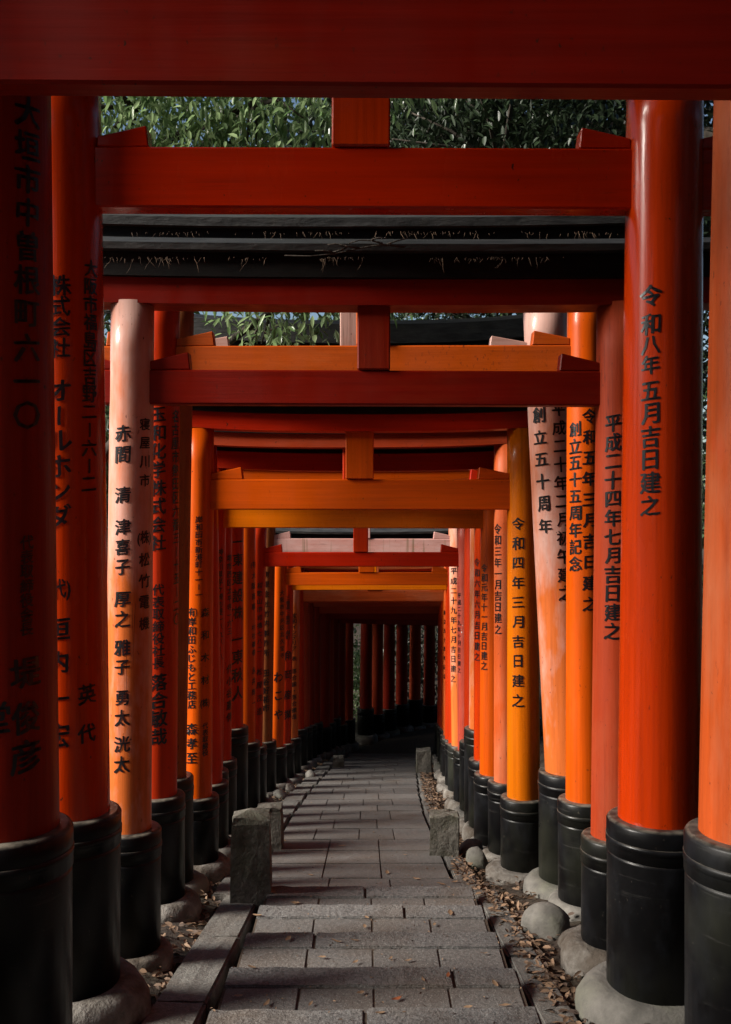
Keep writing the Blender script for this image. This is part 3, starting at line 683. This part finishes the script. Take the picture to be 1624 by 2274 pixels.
# hillside wood on the right
for i, (x, y, h, lab) in enumerate([(4.2, 3.2, 5.5, 'dark hillside tree beside the thick glossy gate'), (4.9, 6.4, 6.5, 'dark hillside tree level with the yellow-orange pillar'), (4.6, -.4, 6.0, 'dark hillside tree up beside the higher steps'),
        (7.5, 1.5, 8, 'tall dark tree high on the right-hand hillside'), (8.5, 8.5, 8, 'tall dark tree on the hillside above the middle gates'), (8.0, -5, 8, 'tall dark tree on the hillside above the top of the steps')]):
    z = gz(y) + (x - 1.7)*.42; hh = z + h
    tree('hillside_tree', lab, (x, y, z-.2), h*.7, [((x + dx + random.uniform(-.3,.3), y + random.uniform(-1.0,1.0), z + h*f), (1.5, 1.9, h*.2)) for dx, f in ((0, .2), (.3, .45), (-.2, .7), (.2, .92))],
         8000, 'leaf_dark', .13, .06, tr=.2, cl=.4)
# low shrubs
for i, (x, y, r_, mt, lab) in enumerate([(2.3, 4.6, .55, 'leaf_dark', 'low dark shrub behind the anniversary pillar'), (2.5, 2.7, .7, 'leaf_dark', 'low dark shrub behind the faded peach pillar'), (2.4, 7.2, .6, 'leaf_dark', 'low dark shrub behind the scarlet pillar'),
        (-3.6, 6.0, .7, 'leaf_mid', 'leafy bush outside the pinkish white pillar'), (-3.4, 10.4, .8, 'leaf_mid', 'leafy bush outside the brown pillars lower down'), (-.75, 20.8, 1.0, 'leaf_bright', 'sunlit bush seen through the gap at the bend'), (-2.0, 19.6, .8, 'leaf_mid', 'bush outside the bend beside the sunlit bush'), (.9, 21.9, 1.0, 'leaf_dark', 'bush behind the row of dark bend pillars'), (2.6, 22.0, 1.1, 'leaf_dark', 'tall bush outside the far arm of the bend')]):
    z = gz(y) + (max(0, x - 1.7)*.42 if y < 14 else 0) - max(0, -1.9 - x)*.1
    tree('leafy_shrub', lab, (x, y, z-.12), 0, [((x, y, z + r_*.7), (r_, r_, r_*.9)), ((x + .2, y - .2, z + r_*1.4), (r_*.8, r_*.8, r_*.7))], 2600, mt, .11, .05, group='shrubs beside the gates', tr=.05)
# overhanging canopy, and an unseen tree added in the open side to shade the top of the steps
for base, h, blobs, mt, lab in (((3.4, 1.0, gz(1) + .6), 6.5, [((1.2, 1.5, E+6.2), (2.6, 2.4, .9)), ((2.6, -1.5, E+5.8), (2.4, 2.2, .9)), ((.8, 4.6, E+6.6), (2.2, 1.8, .8)), ((-.8, -1.2, E+6.6), (2.0, 2.2, .7)), ((.2, 2.0, E+5.6), (2.2, 2.2, .6)), ((.6, -3.6, E+6.0), (2.4, 2.0, .8)), ((2.8, 4.0, E+5.2), (1.6, 2.2, .8))], 'leaf_dark', 'wide-crowned tree arching its canopy over the upper steps'),
        ((3.9, 8.4, gz(8.4) + .8), 7.5, [((2.0, 8.0, E+6.4), (2.2, 2.2, .9)), ((1.4, 12.2, E+5.2), (2.2, 2.0, .9)), ((3.0, 14.5, E+4.5), (2.4, 2.0, 1.0)), ((.6, 9.8, E+6.2), (2.0, 2.4, .7)), ((.2, 13.6, E+5.0), (2.0, 2.0, .7)), ((.8, 6.6, E+6.4), (2.0, 1.6, .6))], 'leaf_dark', 'wide-crowned tree arching over the lower gates'),
        ((-7.6, -.4, gz(-.4) - .5), 6.0, [((-6.8, -1.4, E+6.5), (1.6, 1.8, 1.5)), ((-6.6, .6, E+7.1), (1.3, 1.1, 1.3)), ((-7.2, -3.6, E+6.2), (1.6, 1.8, 1.8)), ((-6.9, -.2, E+5.6), (1.1, 1.1, .8)), ((-7.0, 1.7, E+5.8), (1.1, 1.2, 1.1))], 'leaf_mid', 'broad tree standing out in the open beside the upper steps'),  # out of view; crown placed and shaped to shade the near gate fronts
        ((-3.4, 15.6, gz(15.6) - .3), 4.0, [((-2.6, 15.4, E-.6), (.9, 1.6, 1.0)), ((-2.8, 17.2, E-.9), (1.0, 1.4, 1.3)), ((-3.6, 14.0, E+.2), (1.0, 1.4, 1.2)), ((-2.3, 16.2, E+.8), (1.5, 1.8, .9)), ((-3.2, 16.6, E-2.4), (1.0, 2.4, 1.2)), ((-1.6, 19.8, E-1.6), (.7, 1.2, 1.6)), ((.5, 18.6, E-.7), (1.8, 1.6, .6)), ((2.6, 19.6, E-.6), (1.8, 1.7, .6))], 'leaf_mid', 'low-branched tree pressing against the outside of the bend')):
    tree('spreading_tree', lab, base, h, blobs, 34000 if 'bend' in lab else 30000 if 'open' in lab else 26000, mt, .17, .08, tr=.22, cl=.5)
# trees behind the viewer and a distant wood all round
for x, y, h, lab in ((2.8, -7, 9, 'great tree overhanging the top of the steps'), (-1.2, -9, 9, 'leaning tree above the head of the steps')):
    z = gz(y)
    tree('broadleaf_tree', lab, (x, y, z-.2), h*.75, [((x + dx, y + dy, z + h*f), (2.6, 2.2, 1.5)) for dx, dy, f in ((0, 0, .9), (-1.6, 1.8, .75), (1.4, 1.6, .7), (.2, -1.2, .6))], 7000, 'leaf_mid', .2, .09, tr=.26, cl=.5)
def wood():
    CC = []
    for i in range(900):
        a = rng.uniform(0, 2*np.pi); rad = rng.uniform(30, 48); x, y = rad*np.cos(a), 4 + rad*np.sin(a)
        z = gz(y) + (min(9, (x-1.7)*.42) if x > 1.7 and y < 14 else 0) + (2 if y > 21 else 0); hmax = 9 if y > 10 or x > 0 else 6
        for _ in range(4): CC.append((x + rng.normal(0, 1), y + rng.normal(0, 1), z + rng.uniform(0, hmax)))
    CC = np.array(CC); n = len(CC)*12; ctr = np.repeat(CC, 12, 0) + rng.normal(0, .9, (n, 3))
    Vv, Ft = leaf_verts(n, ctr, .75, .42, .4, .6)
    tag(link('distant_wood', np_mesh('distant_wood', Vv, Ft), M['leaf_mid']), 'dark green wood closing in the slope all round', 'wood', kind='stuff')
wood()

# fallen leaves: single ones on the steps, litter along the kerbs
def dry_leaf_mesh(i):
    rr = random.Random(40 + i); n = 5; V = []; Fc = []
    curl = rr.uniform(.1, .5); w = rr.uniform(.32, .5)
    for k in range(n + 1):
        f = k/n; ww = w*.5*math.sin(math.pi*min(.97, .06 + f*.94))**.8; bend = curl*((f - .5)**2)*1.3
        V += [(f - .5, -ww, bend + ww*rr.uniform(.1, .7)*.7), (f - .5, 0, bend*.9), (f - .5, ww, bend + ww*rr.uniform(.1, .7)*.7)]
    for k in range(n):
        a = 3*k; Fc += [(a, a+3, a+4, a+1), (a+1, a+4, a+5, a+2)]
    V.append((-.72, .02, .08)); Fc.append((0, 1, len(V) - 1))
    me = bpy.data.meshes.new('fallen_leaf'); me.from_pydata(V, [], Fc); me.shade_smooth(); return me
LM = []
for i in range(5):
    me = dry_leaf_mesh(i); me.materials.append(M['dry'] if i < 4 else M['dry_red']); LM.append(me)
def ground_pt(u, v):
    lo = 1.5
    for i in range(1500):
        y = 2.5 + i*.012
        if E + (1137 - v)/F*y <= zpath(y): return uX(u, y), y
    return None
spots = [(810, 2061), (788, 2092), (748, 2094), (716, 2128), (790, 2140), (868, 2131), (905, 2138), (995, 2170), (800, 2208), (880, 2222), (592, 2232), (965, 2055), (815, 2040), (572, 2035), (580, 1983), (607, 1983), (655, 2008), (632, 1868),
         (925, 1953), (980, 1965), (1010, 1960), (690, 2233), (1075, 2120), (1040, 2240), (640, 2090), (845, 2255), (940, 2180), (705, 1975), (860, 1940), (900, 1900), (690, 1945), (1000, 2030), (1100, 2190), (760, 1880), (830, 1850), (1120, 2235), (530, 2215), (560, 2150)]
for i, (u, v) in enumerate(spots):
    p = ground_pt(u, v)
    if not p: continue
    k = 4 if (u, v) in ((995, 2170), (880, 2222)) else i % 4
    o = link('fallen_leaf', LM[k]); s = random.uniform(.032, .062); o.scale = (s, s, s)
    o.location = (p[0], p[1], zpath(p[1]) + .004); o.rotation_euler = (random.uniform(-.15, .15), random.uniform(-.15, .15), random.uniform(0, 6.3))
    tag(o, 'rust red dry leaf lying on the stone steps' if k == 4 else 'dry tan leaf lying on the stone steps', 'leaf', 'rust red leaves on the steps' if k == 4 else 'dry leaves on the steps')
def litter(name, label, xf, n, ymax):
    y = rng.uniform(1.5, ymax, n); 
    x = np.array([xf(a) for a in y])
    z = np.array([gz(b) - .095 + max(0, min(.10, (abs(a - path_cx(b)) - .72)*.35)) for a, b in zip(x, y)]) + rng.uniform(.0, .025, n)
    on_k = np.array([abs(a - path_cx(b)) < .80 for a, b in zip(x, y)]); z = np.where(on_k, np.maximum(z, np.array([line(b) for b in y]) - .062), z)
    Vv, Ft = leaf_verts(n, np.stack([x, y, z], 1), .046, .020, .0, .28, .22)
    big = n//5
    tag(link(name, np_mesh(name, Vv, Ft), M['litter']), label, 'leaf litter', kind='stuff')
litter('leaf_litter', 'brown fallen leaves banked along the hillside edge of the path', lambda y: path_cx(y) + .66 + abs(rng.normal(.02, .16)), 4600, 16)
litter('leaf_litter', 'thin dry leaf litter between the kerb slabs and the black sleeves', lambda y: path_cx(y) - .80 - abs(rng.normal(.0, .12)), 2600, 16)

nb = 900; yc = 2.6 + rng.uniform(0, 1, nb)**1.5*11; xc = np.array([path_cx(b) + np.clip(rng.normal(0, .38), -.56, .58) for b in yc])
Vv, Ft = leaf_verts(nb, np.stack([xc, yc, np.array([zpath(b) for b in yc]) + .002], 1), .014, .007, 0., .15)
tag(link('leaf_crumbs', np_mesh('leaf_crumbs', Vv, Ft), M['litter']), 'small brown leaf crumbs strewn over the paving', 'leaf litter', kind='stuff')
# dry needles hanging from the two nearest black roofs, and a dead twig
def needles(name, label, d, u0, u1, v, n, seed):
    bm = bmesh.new(); rr = random.Random(seed); cl_ = [rr.uniform(u0 + 30, u1 - 30) for _ in range(16)]
    for i in range(n):
        u = rr.choice(cl_) + rr.gauss(0, 26); x = uX(u, d); z = vZ(v + rr.uniform(-3, 3), d); ln = rr.choice([.006, .008, .01, .015, .02, .05])*rr.uniform(.5, 1.2)
        pts = [Vector((x, d, z + .008))]; a = rr.uniform(-.5, .5)
        for k in range(3): pts.append(pts[-1] + Vector((a*ln*.5, rr.uniform(-.2, .1)*ln, -ln*.4))); a += rr.uniform(-.5, .5)
        tube(bm, pts, [.0008, .0008, .0007, .0004], 4)
    tag(bm_obj(name, bm, M['needle']), label, 'needles', kind='stuff')
needles('dry_needles', 'dry tan needles hanging from the roof edge of the low gate', 4.385 - .163, 240, 1375, 577, 150, 1)
needles('dry_needles', 'dry tan needles hanging from the roof edge of the tall speckled gate', 5.3 - .163, 235, 1375, 520, 150, 2)
def dead_twig():
    bm = bmesh.new(); d = 4.385 - .19; rr = random.Random(5)
    def run(us):
        pts = [Vector((uX(u, d), d + rr.uniform(-.01, .01), vZ(v, d))) for u, v in us]; tube(bm, pts, [.0045 - .003*i/len(pts) for i in range(len(pts))], 5)
    run([(900, 548), (850, 542), (800, 550), (745, 562), (690, 568), (632, 566)]); run([(850, 542), (825, 534), (798, 532), (775, 540)]); run([(800, 550), (770, 548), (745, 541), (728, 544)])
    run([(745, 562), (720, 556), (700, 558)]); run([(860, 543), (880, 536), (905, 528)]); run([(770, 548), (758, 556), (735, 560)]); run([(825, 534), (840, 528), (858, 530)])
    tag(bm_obj('dead_twig', bm, M['bark']), 'bare forked dead twig caught on the black roof of the low gate', 'twig')
dead_twig()
